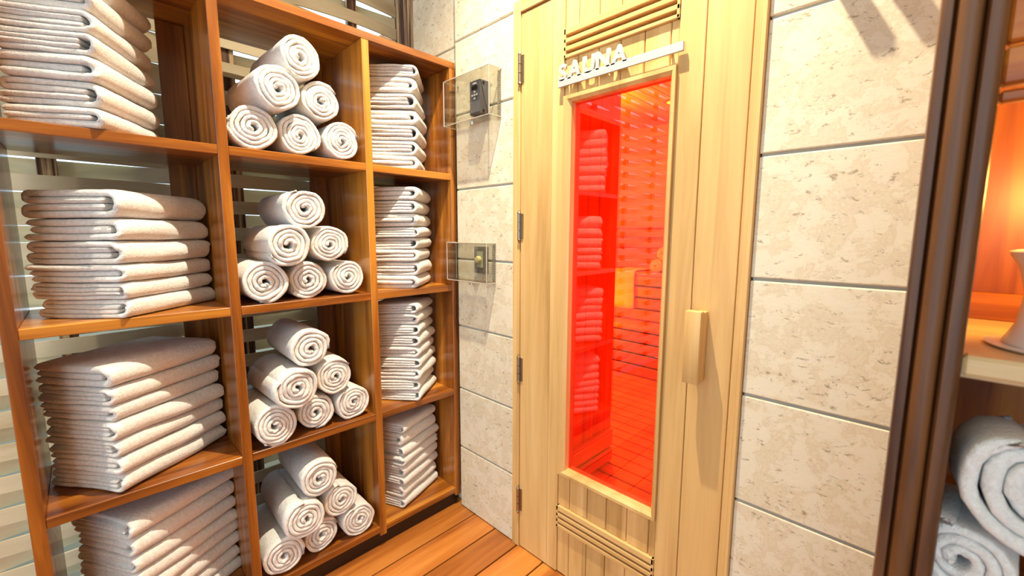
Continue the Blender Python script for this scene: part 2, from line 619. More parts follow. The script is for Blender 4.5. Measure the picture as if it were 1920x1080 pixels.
def folded_mesh(Wc, Ln, H, seed, style=0):
    """towel folded in bands; spine at u = Wc, cross-section seen at the v ends; origin = spine/front bottom corner"""
    rg = random.Random(seed)
    bm = bmesh.new()
    g = 0.0008
    l1, l2, l3 = rg.uniform(0, 0.014), rg.uniform(0, 0.014), rg.uniform(0.0, 0.018)
    ENDS = (0, .03, .1, .22, .38, .55)
    if style == 1:      # four layers in one ribbon: two left-hand folds inside one big right-hand fold
        t = (H - 3 * g) / 4
        z1, z2, z3, z4 = [t / 2 + k_ * (t + g) for k_ in range(4)]
        cxr = Wc - H / 2
        xe = cxr + rg.uniform(-0.008, 0.004)
        rs, rb = (t + g) / 2, (z4 - z1) / 2
        l1, l2 = l1 + t, l2 + t
        A_ = [(xe - t * k_, z3) for k_ in ENDS] + [(l2, z3)] + [(l2 + x_, z_) for x_, z_ in arc(0, (z3 + z4) / 2, -rs, -rs, PI / 2, -PI / 2, 6)[1:]]
        A_ = [(xe - t * k_, z3) for k_ in ENDS] + [(l2 - rs * math.sin(PI * q / 6), (z3 + z4) / 2 - rs * math.cos(PI * q / 6)) for q in range(7)]
        B_ = [(cxr, z4)] + arc(cxr, (z1 + z4) / 2, rb, rb, PI / 2, -PI / 2, 12)[1:]
        C_ = [(l1 - rs * math.sin(PI * q / 6), (z1 + z2) / 2 - rs * math.cos(PI * q / 6)) for q in range(7)] + [(xe - t * k_, z2) for k_ in ENDS[::-1]]
        c = open_resample(A_ + B_ + C_, 0.011)
        ribs = [(c, taper_th(c, t, (True, True)))]
    else:
        t = H * rg.uniform(0.31, 0.35)
        rc = (H - t) / 2              # centre-line radius of the outer fold
        cxr = Wc - rc - t / 2
        near = [(l1 + t * k_, t / 2) for k_ in ENDS]
        far = [(l2 + t * k_, H - t / 2) for k_ in ENDS[::-1]]
        c = open_resample(near + [(cxr, t / 2)] + arc(cxr, t / 2 + rc, rc, rc, -PI / 2, PI / 2, 10)[1:] + far, 0.011)
        ribs = [(c, taper_th(c, t, (True, True)))]
        ht = H - 2 * t - 2 * g
        zc = t + g + ht / 2
        xe = cxr + rg.uniform(-0.006, 0.006)
        A_ = [(l3 + ht * k_, zc) for k_ in ENDS]
        B_ = [(xe - ht * k_, zc) for k_ in ENDS[::-1]]
        c = open_resample(A_ + B_, 0.011)
        ribs.append((c, taper_th(c, ht, (True, True))))
    sx_, sy_ = (seed // 20) * 3.7, (seed // 20) * 1.9
    ox, oy = rg.uniform(0, 50), rg.uniform(0, 50)
    vsh = [rg.uniform(-0.005, 0.003) for _ in range(3)]
    puff = rg.uniform(0.5, 1.0)

    def fd(u, v, w, k):
        a = noise.noise(Vector((u * 6 + sx_, v * 6 + sy_, 0.3 + (seed % 20) * 0.12)))
        b_ = noise.noise(Vector((u * 20 + ox, v * 20 + oy, w * 30)))
        c_ = noise.noise(Vector((u * 60 + ox, v * 60 + oy, w * 60)))
        endd = min(v, Ln - v)
        edge = max(0.0, (0.035 - endd) / 0.035)
        dz = 0.0045 * a + 0.0011 * b_ + 0.0007 * c_
        layer = 0 if w < H * 0.33 else (1 if w < H * 0.66 else 2)
        dv = (0.007 * noise.noise(Vector((u * 7 + ox, layer * 7.3, oy))) + vsh[layer]) * min(1, edge * 2)
        if v > Ln / 2: dv = -dv
        du = 0.005 * noise.noise(Vector((v * 8 + oy, w * 25, ox))) + 0.0008 * c_
        dz -= 0.005 * edge * edge * (w / H) * puff
        return Vector((u - Wc + du, v + dv, w + dz))

    for line, th in ribs:
        loop = ribbon(line, th)
        st = stations(Ln, max(th) * 0.46, 0.022)
        # never inset further than the local half thickness
        N = len(loop)
        half = [0.46 * x_ for x_ in th] + [0.46 * x_ for x_ in th[::-1]]
        prev = None
        nor = []
        nl = len(line)
        for i in range(N):
            k_ = i if i < nl else N - 1 - i
            nor.append((line[k_] - loop[i]).normalized())
        for v, ins in st:
            ring = []
            for i in range(N):
                q_ = loop[i] + nor[i] * min(ins, half[i])
                ring.append(bm.verts.new(fd(q_.x, v, q_.y, i)))
            if prev:
                for i in range(N):
                    bm.faces.new((prev[i], prev[(i + 1) % N], ring[(i + 1) % N], ring[i]))
            else:
                first = ring
            prev = ring
        for rr in (first, prev):
            for i in range(nl - 1):
                bm.faces.new((rr[i], rr[i + 1], rr[N - 2 - i], rr[N - 1 - i]))
    bmesh.ops.recalc_face_normals(bm, faces=bm.faces)
    me = D.meshes.new('folded_towel')
    bm.to_mesh(me); bm.free()
    me.materials.append(towelm)
    me.shade_smooth()
    return me


CELL = {'top': 'top cell', 'second': 'second cell down', 'third': 'third cell down', 'bottom': 'bottom cell'}
ORD = ['first', 'second', 'third', 'fourth', 'fifth', 'sixth', 'seventh', 'eighth', 'ninth']
NUM = {1: 'one', 2: 'two', 3: 'three', 4: 'four', 5: 'five', 6: 'six', 7: 'seven', 8: 'eight', 9: 'nine'}


def stack(cell, col, zb, corner, ang, Wc, Ln, hs, seed, group):
    """corner: spine/front corner on the shelf; ang: direction of the spine face (degrees from +X)"""
    z = zb + 0.001
    n = len(hs)
    for i, h in enumerate(hs):
        me = folded_mesh(Wc + rng.uniform(-0.006, 0.004), Ln + rng.uniform(-0.008, 0.004), h, seed * 20 + i, style=0 if (i * 2 + seed) % 5 < 2 else 1)
        o = D.objects.new('folded_towel', me)
        COL.objects.link(o)
        # local +v (y) runs along ang ; local +u (x) from open side to spine
        a = R(ang - 90 + rng.uniform(-1.6, 1.6))
        o.rotation_euler = (0, 0, a)
        o.location = (corner[0] + rng.uniform(-0.004, 0.003), corner[1] + rng.uniform(-0.003, 0.003), z)
        z += h + 0.0004
        if i == 0: pos = 'at the bottom'
        elif i == n - 1: pos = 'on top'
        else: pos = ORD[i] + ' from bottom'
        tag(o, 'folded white towel, %s in the %s of the %s column' % (pos, CELL[cell], col), 'towel', group)


def hs(n, total, seed):
    r_ = random.Random(seed)
    w = [r_.uniform(0.85, 1.15) for _ in range(n)]
    s = sum(w)
    return [total * q / s for q in w]


G1 = 'folded towels stacked in the left shelf column'
G2 = 'folded towels stacked in the right shelf column'
stack('top', 'left', 1.50, (-1.446, 0.070), 150, 0.21, 0.27, hs(7, 0.372, 1), 1, G1)
stack('second', 'left', 1.031, (-1.452, 0.076), 134, 0.25, 0.312, [0.049, 0.044, 0.046, 0.059, 0.056, 0.072], 2, G1)
stack('third', 'left', 0.561, (-1.463, 0.026), 124, 0.25, 0.325, [0.052, 0.046, 0.047, 0.050, 0.046, 0.048, 0.058], 3, G1)
stack('bottom', 'left', 0.091, (-1.470, 0.030), 120, 0.245, 0.32, hs(8, 0.378, 4), 4, G1)
stack('top', 'right', 1.50, (-1.466, 0.962), 139, 0.215, 0.215, hs(7, 0.388, 5), 5, G2)
stack('second', 'right', 1.031, (-1.458, 0.944), 132, 0.215, 0.215, hs(8, 0.400, 6), 6, G2)
stack('third', 'right', 0.561, (-1.455, 0.936), 130, 0.20, 0.225, hs(9, 0.405, 7), 7, G2)
stack('bottom', 'right', 0.091, (-1.490, 0.868), 112, 0.20, 0.255, hs(8, 0.372, 8), 8, G2)


def roll_mesh(Rr, Ln, seed, turns=4.6):
    rg = random.Random(seed)
    p_ = (Rr + 0.0042) / (turns + 1.0)
    t = p_ * 0.93
    ns = int(turns * 26)
    ox = rg.uniform(0, 99)
    sq = rg.uniform(-0.07, 0.07)
    ph = rg.uniform(0, 2 * PI)

    def rad(th):
        return p_ * 0.5 + 0.0015 + p_ * th / (2 * PI)

    def wob(th, r):
        return 1 + (0.10 * noise.noise(Vector((math.cos(th) * 1.2 + ox, math.sin(th) * 1.2, r * 14))) + 0.05 * noise.noise(Vector((math.cos(th) * 3 + ox, math.sin(th) * 3, r * 30)))) * min(1, 1.5 - r / Rr * 0.8)

    outer, inner = [], []
    th_end = turns * 2 * PI
    for i in range(ns + 1):
        th = th_end * i / ns
        r = rad(th) * wob(th, rad(th))
        tap = min(1.0, (th_end - th) / 0.5 + 0.12)
        tin = min(1.0, th / 0.4 + 0.3)
        hh = t / 2 * min(tap, tin)
        rr = r - t / 2 * (1 - tap)
        outer.append(((rr + hh) * math.cos(th + ph), (rr + hh) * math.sin(th + ph)))
        inner.append(((rr - hh) * math.cos(th + ph), (rr - hh) * math.sin(th + ph)))
    pts = outer + inner[::-1]
    loop = [Vector(q) for q in pts]
    th_of = [th_end * i / ns for i in range(ns + 1)]
    th_of = th_of + th_of[::-1]
    bm = bmesh.new()
    st = stations(Ln, t * 0.46, 0.03)
    flat = rg.uniform(0.0, 0.06)

    def fd(u, v, w, k):
        th = th_of[k]
        e = 0.0065 * noise.noise(Vector((th * 0.55, ox, 3.1))) + 0.004 * noise.noise(Vector((th * 1.7, ox, 8.0)))
        e += -0.004 * (1 - th / th_end)
        side = -1 if v < Ln / 2 else 1
        w2 = w * (1 - flat * (0.5 if w < 0 else 0.2))
        u2 = u * (1 + sq * 0.3)
        n_ = 0.0026 * noise.noise(Vector((u * 16 + ox, v * 10, w * 16))) + 0.0009 * noise.noise(Vector((u * 70 + ox, v * 70, w * 70)))
        s = 1 + n_ / max(0.02, math.hypot(u, w))
        return Vector((v + (e if v < Ln / 2 else -e) * (1 if (v < 0.02 or v > Ln - 0.02) else 0.0), u2 * s, w2 * s))

    a, z_ = sweep(bm, loop, st, fd)
    # close the ends as a strip between outer and inner contour
    N = len(loop)
    for ring, flip in ((a, False), (z_, True)):
        for i in range(ns):
            q = (ring[i], ring[i + 1], ring[N - 2 - i], ring[N - 1 - i])
            if len(set(q)) == 4:
                bm.faces.new(q if not flip else q[::-1])
    # core bundle filling the middle of the spiral
    bmesh.ops.recalc_face_normals(bm, faces=bm.faces)
    me = D.meshes.new('rolled_towel')
    bm.to_mesh(me); bm.free()
    me.materials.append(towelm)
    me.shade_smooth()
    return me


def place_roll(me, front, yaw_deg, label, group, pitch_=0.0):
    """front: centre of the visible end; the towel runs from it towards -X turned by yaw"""
    o = D.objects.new('rolled_towel', me)
    COL.objects.link(o)
    o.rotation_euler = (rng.uniform(-0.1, 0.1), pitch_, PI + R(yaw_deg))
    o.location = front
    tag(o, label, 'towel', group)
    return o


POSN = ['alone on top', 'left of the middle pair', 'right of the middle pair',
        'left of the bottom three', 'centre of the bottom three', 'right of the bottom three']
G3 = 'rolled towels piled in pyramids in the middle shelf column'
cells = [('top', 1.50), ('second', 1.031), ('third', 0.561), ('bottom', 0.091)]
for ci, (cn, zb) in enumerate(cells):
    for k in range(6):
        Rr = [0.066, 0.068, 0.0635, 0.0675, 0.0635, 0.064][k] + rng.uniform(-0.0015, 0.001)
        yy = [0.527, 0.462, 0.601, 0.394, 0.530, 0.667][k]
        zz = zb + [0.300, 0.184, 0.181, 0.0675, 0.0645, 0.0655][k]
        if k == 0: yy += [0.006, -0.004, -0.010, -0.004][ci]
        fx = XF + [0.004, 0.018, -0.012, -0.006, -0.022, -0.016][k] + rng.uniform(-0.006, 0.006)
        if k == 1: fx += [0.0, 0.004, 0.004, -0.004][ci]
        me = roll_mesh(Rr, rng.uniform(0.27, 0.30), 100 + ci * 6 + k, turns=rng.uniform(3.9, 4.9))
        # every second roll shows the spiral turned the other way round
        place_roll(me, (fx, yy, zz), rng.uniform(-2.5, 2.5),
                   'rolled towel, %s in the %s of the middle column' % (POSN[k], CELL[cn]), G3)

# ------------------------------------------------------------------ sauna door and its frame
YD = Y0
# jambs
bm = bmesh.new()
box(bm, -1.122, -1.0875, YD - 0.004, YD + 0.09, 0, 2.045, bev=0.002)
structure(obj('trim_11', bm, alder[2]))
bm = bmesh.new()
box(bm, -0.3405, -0.324, YD - 0.004, YD + 0.09, 0, 2.045, bev=0.002)
box(bm, -0.3245, -0.3125, YD - 0.010, YD + 0.09, 0, 2.045, bev=0.0025)
structure(obj('trim_12', bm, alder[2]))
bm = bmesh.new()
box(bm, -1.0875, -0.3405, YD - 0.004, YD + 0.09, 2.008, 2.045, bev=0.002)
structure(obj('trim_13', bm, alder[0]))

door = D.objects.new('door_1', None)
COL.objects.link(door)
door.location = (-1.085, YD, 0)
door['_b'] = [-1.085, YD, 0]
structure(door)
DX0, DX1, DZ1 = -1.0845, -0.3435, 2.003
GX0, GX1, GZ0, GZ1 = -0.862, -0.536, 0.418, 1.668    # glass daylight opening
yf, yb2 = YD + 0.001, YD + 0.042
for a, c in ((DX0, -0.9445), (-0.9435, -0.8965), (-0.5205, -0.4525), (-0.4505, DX1)):
    bbox('stile', alder[2], door, a, c, yf, yb2, 0.004, DZ1, bev=0.0015)


def tg_panel(z0, z1, xs):
    bm = bmesh.new()
    for a, c in zip(xs, xs[1:]):
        box(bm, a + 0.0012, c - 0.0012, yf + 0.005, yb2 - 0.005, z0, z1, bev=0.0022)
    box(bm, xs[0], xs[-1], yf + 0.012, yb2 - 0.008, z0, z1)
    return obj('plank_panel', bm, alder_planks, door)


xs = [-0.8965, -0.845, -0.770, -0.695, -0.620, -0.545, -0.5205]
tg_panel(1.893, 2.003, xs)
tg_panel(1.685, 1.805, xs)
tg_panel(0.272, 0.405, xs)
tg_panel(0.004, 0.187, xs)


def louvre(z0, z1, slots):
    bm = bmesh.new()
    a, c = -0.8965, -0.5205
    # rails between the slots
    zz = [z0] + [q for s in slots for q in s] + [z1]
    for lo, hi in zip(zz[::2], zz[1::2]):
        box(bm, a, c, yf - 0.004, yb2 - 0.004, lo, hi, bev=0.0015)
    box(bm, a, a + 0.008, yf - 0.004, yb2 - 0.004, z0, z1, bev=0.001)
    box(bm, c - 0.008, c, yf - 0.004, yb2 - 0.004, z0, z1, bev=0.001)
    obj('louvre', bm, alder[0], door)
    bbox('slot_shade_plate', cabred[0], door, a, c, yb2 - 0.003, yb2 + 0.004, z0 + 0.004, z1 - 0.004)  # added plate blocking the sauna light; its dark red stands for shade in the slots


louvre(1.805, 1.893, [(1.815, 1.826), (1.839, 1.850), (1.863, 1.874)])
louvre(0.187, 0.272, [(0.200, 0.208), (0.222, 0.230), (0.244, 0.252)])
# glazing bead: four mitred bars proud of the door
bm = bmesh.new()
ox0, ox1, oz0, oz1 = -0.889, -0.5205, 0.400, 1.688


def mitred(bm, o_, i_, yfr, yin, ybk):
    (a0, a1, c0, c1), (b0, b1, d0, d1) = o_, i_
    O = [(a0, c0), (a1, c0), (a1, c1), (a0, c1)]
    I = [(b0, d0), (b1, d0), (b1, d1), (b0, d1)]
    for i in range(4):
        j = (i + 1) % 4
        mid = lambda P, Q: ((P[0] * .45 + Q[0] * .55), (P[1] * .45 + Q[1] * .55))
        A, B, C_, E_ = O[i], O[j], I[j], I[i]
        m1, m2 = mid(A, E_), mid(B, C_)
        v = lambda p_, y: bm.verts.new((p_[0], y, p_[1]))
        prof1 = [v(A, ybk), v(A, yfr), v(m1, yfr), v(E_, yin), v(E_, ybk)]
        prof2 = [v(B, ybk), v(B, yfr), v(m2, yfr), v(C_, yin), v(C_, ybk)]
        for q in range(5):
            bm.faces.new((prof1[q], prof1[(q + 1) % 5], prof2[(q + 1) % 5], prof2[q]))
        bm.faces.new(prof1[::-1]); bm.faces.new(prof2)


mitred(bm, (ox0, ox1, oz0, oz1), (GX0, GX1, GZ0, GZ1), yf - 0.011, yf - 0.002, yb2)
obj('glazing_bead', bm, alder[2], door)
bm = bmesh.new()
box(bm, GX0 - 0.006, GX1 + 0.006, yf + 0.020, yf + 0.026, GZ0 - 0.006, GZ1 + 0.006)
g = obj('glass_pane', bm, redglass, door)
g['label'] = 'red tinted glass pane'
# handle
bm = bmesh.new()
hx0, hx1, hz0, hz1 = -0.447, -0.404, 0.862, 1.055
box(bm, hx0 + 0.001, hx1, YD - 0.052, YD - 0.028, hz0, hz1, bev=0.004, seg=2)
box(bm, hx0 + 0.018, hx1 - 0.001, YD - 0.029, yf, hz0 + 0.004, hz1 - 0.004, bev=0.003, seg=2)
h = obj('door_handle', bm, alder[2], door, 30)
# hinges
for zc in (1.822, 1.278, 0.738, 0.205):
    bm = bmesh.new()
    c = (-1.0865, YD - 0.006)
    for i, (a, q) in enumerate(((-0.045, -0.016), (-0.014, 0.014), (0.016, 0.045))):
        cyl(bm, (*c, zc + a), (*c, zc + q), 0.0062, n=14)
    lathe(bm, [(0.0062, 0.045), (0.0075, 0.048), (0.005, 0.052), (0.0015, 0.060)], (*c, zc), 12)
    lathe(bm, [(0.0015, -0.060), (0.005, -0.052), (0.0075, -0.048), (0.0062, -0.045)], (*c, zc), 12)
    box(bm, c[0] + 0.002, c[0] + 0.016, YD - 0.0025, YD + 0.002, zc - 0.045, zc + 0.045)
    o = obj('hinge', bm, hingem, door, 40)

# sign
sg = thing('sauna_sign', 'brushed metal sign bar with letters reading SAUNA on the door above the red glass', 'sign', (-0.705, YD, 1.715))
bm = bmesh.new()
box(bm, -0.907, -0.501, YD - 0.016, YD - 0.008, 1.716, 1.7385, bev=0.0006)
obj('bar', bm, signm, sg)
for xx in (-0.87, -0.70, -0.54):
    bm = bmesh.new()
    cyl(bm, (xx, YD - 0.009, 1.727), (xx, YD + 0.004, 1.727), 0.004, n=12)
    obj('standoff', bm, signm, sg)
lx = -0.905
for ch, adv in (('S', 0.042), ('A', 0.047), ('U', 0.047), ('N', 0.048), ('A', 0.047)):
    cu = D.curves.new('letter_' + ch, 'FONT')
    cu.body = ch
    cu.size = 0.066
    cu.extrude = 0.004
    cu.offset = 0.0026
    cu.resolution_u = 6
    to = D.objects.new('tmp', cu)
    COL.objects.link(to)
    dg = bpy.context.evaluated_depsgraph_get()
    me = D.meshes.new_from_object(to.evaluated_get(dg))
    D.objects.remove(to)
    D.curves.remove(cu)
    me.transform(Matrix.Rotation(PI / 2, 4, 'X'))
    mnx = min(v.co.x for v in me.vertices)
    mxx = max(v.co.x for v in me.vertices)
    me.transform(Matrix.Translation((lx - mnx + 0.705, -0.012, 0.0215)))
    me.materials.clear(); me.materials.append(signm)
    o = D.objects.new('letter', me)
    COL.objects.link(o)
    o.parent = sg
    lx += (mxx - mnx) + 0.0045


# ------------------------------------------------------------------ acrylic covers and controls
def cover(name, x0, x1, z0, z1, dep, label):
    t_ = thing(name, label, 'cover', ((x0 + x1) / 2, YD, z0))
    bm = bmesh.new()
    th = 0.003
    ya_, yw = YD - dep, YD - 0.001
    box(bm, x0, x1, ya_, ya_ + th, z0, z1)
    box(bm, x0, x0 + th, ya_ + th, yw, z0, z1)
    box(bm, x1 - th, x1, ya_ + th, yw, z0, z1)
    box(bm, x0 + th, x1 - th, ya_ + th, yw, z1 - th, z1)
    box(bm, x0 + th, x1 - th, ya_ + th, yw, z0, z0 + th)
    obj('shell', bm, acrylic, t_)
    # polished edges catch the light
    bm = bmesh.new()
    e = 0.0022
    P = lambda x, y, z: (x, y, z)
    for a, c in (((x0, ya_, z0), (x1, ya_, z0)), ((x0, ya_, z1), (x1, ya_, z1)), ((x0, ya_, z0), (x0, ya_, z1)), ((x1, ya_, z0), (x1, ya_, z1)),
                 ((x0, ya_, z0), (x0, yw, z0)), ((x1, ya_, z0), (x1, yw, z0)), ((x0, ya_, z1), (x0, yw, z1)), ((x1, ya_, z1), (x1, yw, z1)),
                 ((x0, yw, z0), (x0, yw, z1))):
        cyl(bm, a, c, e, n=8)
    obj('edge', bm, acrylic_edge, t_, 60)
    # ribbed mounting flange on the right
    bm = bmesh.new()
    nz = int((z1 - z0) / 0.008)
    for i in range(nz):
        zz = z0 + 0.003 + i * 0.008
        box(bm, x1 - 0.018, x1 - 0.003, YD - 0.004, YD - 0.0005, zz, zz + 0.0045)
    obj('flange', bm, acrylic_edge, t_)
    bm = bmesh.new()
    cyl(bm, ((x0 + x1) / 2 + 0.01, YD - dep * 0.55, z0), ((x0 + x1) / 2 + 0.01, YD - dep * 0.55, z0 - 0.012), 0.010, 0.009, n=20)
    obj('lock', bm, steel, t_, 40)
    for xx in (x0 + 0.02, x1 - 0.006):
        for zz in (z0 + 0.010, z1 - 0.010):
            bm = bmesh.new()
            cyl(bm, (xx, YD - 0.006, zz), (xx, YD - 0.002, zz), 0.0035, n=10)
            obj('screw', bm, steel, t_)
    return t_


cover('control_cover', -1.455, -1.185, 1.680, 1.850, 0.062, 'larger clear acrylic box cover on the stone column over the dark grey controller')
cover('control_cover', -1.470 + 0.004, -1.217, 1.058, 1.214, 0.05, 'smaller clear acrylic box cover on the stone column over the rotary switch')

ct = thing('sauna_controller', 'dark grey controller with display and buttons inside the upper clear cover', 'controller', (-1.27, YD, 1.69))
cx0, cx1 = -1.305, -1.245
bbox('housing', grey, ct, cx0, cx1, YD - 0.052, YD - 0.001, 1.697, 1.818, bev=0.002)
bbox('display', black, ct, cx0 + 0.014, cx1 - 0.014, YD - 0.0545, YD - 0.0515, 1.786, 1.799, bev=0.0005)
bm = bmesh.new()
box(bm, cx0 + 0.02, cx1 - 0.02, YD - 0.054, YD - 0.0515, 1.804, 1.809)
obj('maker_plate', bm, whitep, ct)
for dx, dz in ((0, 0.012), (-0.013, 0), (0, 0), (0.013, 0), (0, -0.012)):
    bm = bmesh.new()
    cyl(bm, ((cx0 + cx1) / 2 + dx, YD - 0.055, 1.765 + dz), ((cx0 + cx1) / 2 + dx, YD - 0.0515, 1.765 + dz), 0.0035, n=12)
    obj('button', bm, whitep, ct)
bbox('lower_cover', greyl, ct, cx0 + 0.004, cx1 - 0.004, YD - 0.0535, YD - 0.0515, 1.703, 1.742, bev=0.0008)
for zz in (1.708, 1.808):
    bm = bmesh.new()
    cyl(bm, (cx1 - 0.001, YD - 0.035, zz), (cx1 + 0.002, YD - 0.035, zz), 0.005, n=12)
    obj('screw', bm, black, ct)

sw = thing('rotary_switch', 'grey wall switch plate with ivory knob inside the lower clear cover', 'switch', (-1.297, YD, 1.09))
bbox('plate', switchm, sw, -1.337, -1.258, YD - 0.010, YD - 0.0005, 1.092, 1.200, bev=0.0015)
bbox('insert', switchin, sw, -1.318, -1.282, YD - 0.013, YD - 0.0095, 1.115, 1.180, bev=0.001)
bm = bmesh.new()
lathe(bm, [(0.015, -0.0125), (0.015, -0.020), (0.012, -0.028), (0.004, -0.030)], (-1.302, YD, 1.147), 24, axis='y')
obj('knob', bm, knobm, sw, 40)

# wall pegs above the frame; their shadows fall across the top of the right-hand stones
for xx, nm in ((-0.262, 'wooden wall peg high on the stones just right of the door'), (-0.205, 'wooden wall peg high on the stones, further from the door')):
    bm = bmesh.new()
    box(bm, xx - 0.0135, xx + 0.0135, YD - 0.10, YD - 0.0005, 1.912, 1.934, bev=0.002)
    tag(obj('wall_peg', bm, alder[1], origin=(xx, YD, 1.92)), nm, 'peg', 'wall pegs above the stones')

# ------------------------------------------------------------------ inside the sauna (seen through the red glass)
SY0, SYB = 1.24, 4.05
SXL, SXR = -2.75, -0.15
bm = bmesh.new()
for i in range(28):
    y = SY0 + 0.003 + i * 0.1
    box(bm, SXL, SXR, y + 0.006, y + 0.094, -0.02, 0.0, bev=0.002)
structure(obj('floor_sauna', bm, saunam[0]))
bm = bmesh.new()
box(bm, SXL, SXR, SY0, SYB, -0.06, -0.03)
structure(obj('floor_sauna_base', bm, plinthm))
bm = bmesh.new()   # partition seen at the left of the glass
yy = SY0 + 0.004
while yy < 1.98:
    box(bm, -1.235, -1.192, yy + 0.001, min(yy + 0.094, 1.985), 0.0, 2.3, bev=0.003)
    yy += 0.095
structure(obj('wall_sauna_left', bm, saunam[2]))
sk = thing('skirting_boards', 'two horizontal boards along the foot of the sauna partition, behind the red glass', 'boards', (-1.18, 1.6, 0))
for z0_, z1_ in ((0.012, 0.085), (0.098, 0.19)):
    bbox('board', saunam[1], sk, -1.191, -1.168, SY0 + 0.01, 1.97, z0_, z1_, bev=0.002)
bm = bmesh.new()
for i in range(21):
    box(bm, SXL, SXR, SYB, SYB + 0.02, 0.0 + i * 0.11, 0.0 + i * 0.11 + 0.107, bev=0.003)
structure(obj('wall_sauna_back', bm, saunam[0]))
for xx in ((SXL - 0.02, SXL), (SXR, SXR + 0.02)):
    bm = bmesh.new()
    for i in range(29):
        box(bm, xx[0], xx[1], SY0 + i * 0.1, SY0 + i * 0.1 + 0.097, 0, 2.3, bev=0.003)
    structure(obj('wall_sauna_side', bm, saunam[2]))
bm = bmesh.new()
for i in range(26):
    box(bm, SXL + i * 0.1, SXL + i * 0.1 + 0.097, SY0, SYB, 2.30, 2.32, bev=0.003)
structure(obj('ceiling_sauna', bm, saunam[1]))
bm = bmesh.new()
box(bm, SXL, -1.192, SY0, SY0 + 0.01, 0, 2.3)
structure(obj('wall_sauna_front', bm, saunam[2]))


def bench(name, label, y0, y1, zb, zt, pitch_):
    t_ = thing(name, label, 'bench', ((SXL + SXR) / 2, y0, zb), 'sauna benches')
    n_ = max(2, int(round((y1 - y0) / 0.11)))
    bm = bmesh.new()
    w_ = (y1 - y0) / n_
    for i in range(n_):
        box(bm, SXL + 0.01, SXR - 0.01, y0 + i * w_ + 0.006, y0 + (i + 1) * w_ - 0.006, zt - 0.028, zt, bev=0.003)
    obj('seat', bm, saunam[0], t_)
    bm = bmesh.new()
    z_ = zb + 0.012
    while z_ < zt - 0.05:
        box(bm, SXL + 0.01, SXR - 0.01, y0 + 0.012, y0 + 0.034, z_, min(z_ + pitch_ - 0.018, zt - 0.034), bev=0.003)
        z_ += pitch_
    obj('front_slats', bm, saunam[0], t_)
    for q in range(5):
        xx = SXL + 0.2 + q * 0.54
        bbox('support', saunam[2], t_, xx, xx + 0.04, y0 + 0.04, y0 + 0.08, zb, zt - 0.03)


bench('sauna_bench', 'lower slatted wooden bench in the sauna, seen through the red glass', 3.35, 3.85, 0.0, 0.44, 0.10)
bench('sauna_bench', 'upper slatted wooden bench in the sauna, with the orange towel over its edge', 3.62, 4.045, 0.445, 0.90, 0.108)
br = thing('backrest', 'slatted wooden backrest on the sauna wall above the upper bench', 'backrest', (-1.45, SYB, 1.1))
for z_ in (1.12, 1.22, 1.32):
    bbox('slat', saunam[0], br, SXL + 0.05, SXR - 0.05, SYB - 0.04, SYB - 0.018, z_, z_ + 0.08, bev=0.003)
for xx in (-2.4, -1.5, -0.6):
    bbox('bracket', saunam[2], br, xx, xx + 0.05, SYB - 0.019, SYB - 0.001, 1.08, 1.44)

# draped towel on the upper bench
towel_or, nt, b = mat('yellow_towel')
b.inputs['Base Color'].default_value = (0.98, 0.86, 0.45, 1)
b.inputs['Roughness'].default_value = 0.95
nz_ = nd(nt, 'ShaderNodeTexNoise', inp={'Scale': 200.0, 'Detail': 2.0})
bp = nd(nt, 'ShaderNodeBump', inp={'Strength': 0.5, 'Distance': 0.003})
nt.links.new(nz_.outputs[0], bp.inputs['Height']); nt.links.new(bp.outputs[0], b.inputs['Normal'])
bm = bmesh.new()
path = [(3.96, 0.905), (3.85, 0.906), (3.74, 0.905), (3.65, 0.907), (3.618, 0.903), (3.607, 0.885), (3.603, 0.82), (3.600, 0.74), (3.604, 0.66), (3.600, 0.60), (3.603, 0.555)]
nx = 14
grid = []
for i in range(nx + 1):
    row = []
    for j, (y, z_) in enumerate(path):
        xx = -2.20 + 0.24 * i / nx + 0.004 * math.sin(j * 0.9)
        y2 = y - (0.006 * math.sin(i * 1.3) + 0.006 if j > 4 else 0)
        z2 = z_ + (0.004 * (math.sin(i * 1.1) + 1) if j <= 4 else 0)
        row.append(bm.verts.new((xx, y2, z2)))
    grid.append(row)
for i in range(nx):
    for j in range(len(path) - 1):
        bm.faces.new((grid[i][j], grid[i + 1][j], grid[i + 1][j + 1], grid[i][j + 1]))
o = obj('draped_towel', bm, towel_or, origin=(-2.08, 3.62, 0.9), smooth_ang=60)
md = o.modifiers.new('thickness', 'SOLIDIFY'); md.thickness = 0.008; md.offset = 1
tag(o, 'towel draped over the front edge of the upper sauna bench', 'towel')
for k, (px, pz, rr) in enumerate(((-1.80, 0.90, 0.062), (-1.67, 0.90, 0.062), (-1.735, 1.01, 0.062))):
    me = roll_mesh(rr, 0.26, 300 + k, 4.0)
    me.materials.clear(); me.materials.append(towel_or)
    o = D.objects.new('rolled_sauna_towel', me)
    COL.objects.link(o)
    o.rotation_euler = (0, 0, -PI / 2 + PI)
    o.location = (px, 3.68, pz + rr + 0.002)
    o.rotation_euler = (0, 0, PI / 2)
    tag(o, 'rolled towel on the upper sauna bench, %s' % ('left of the bottom two', 'right of the bottom two', 'resting on top of the other two')[k],
        'towel', 'rolled towels on the sauna bench')
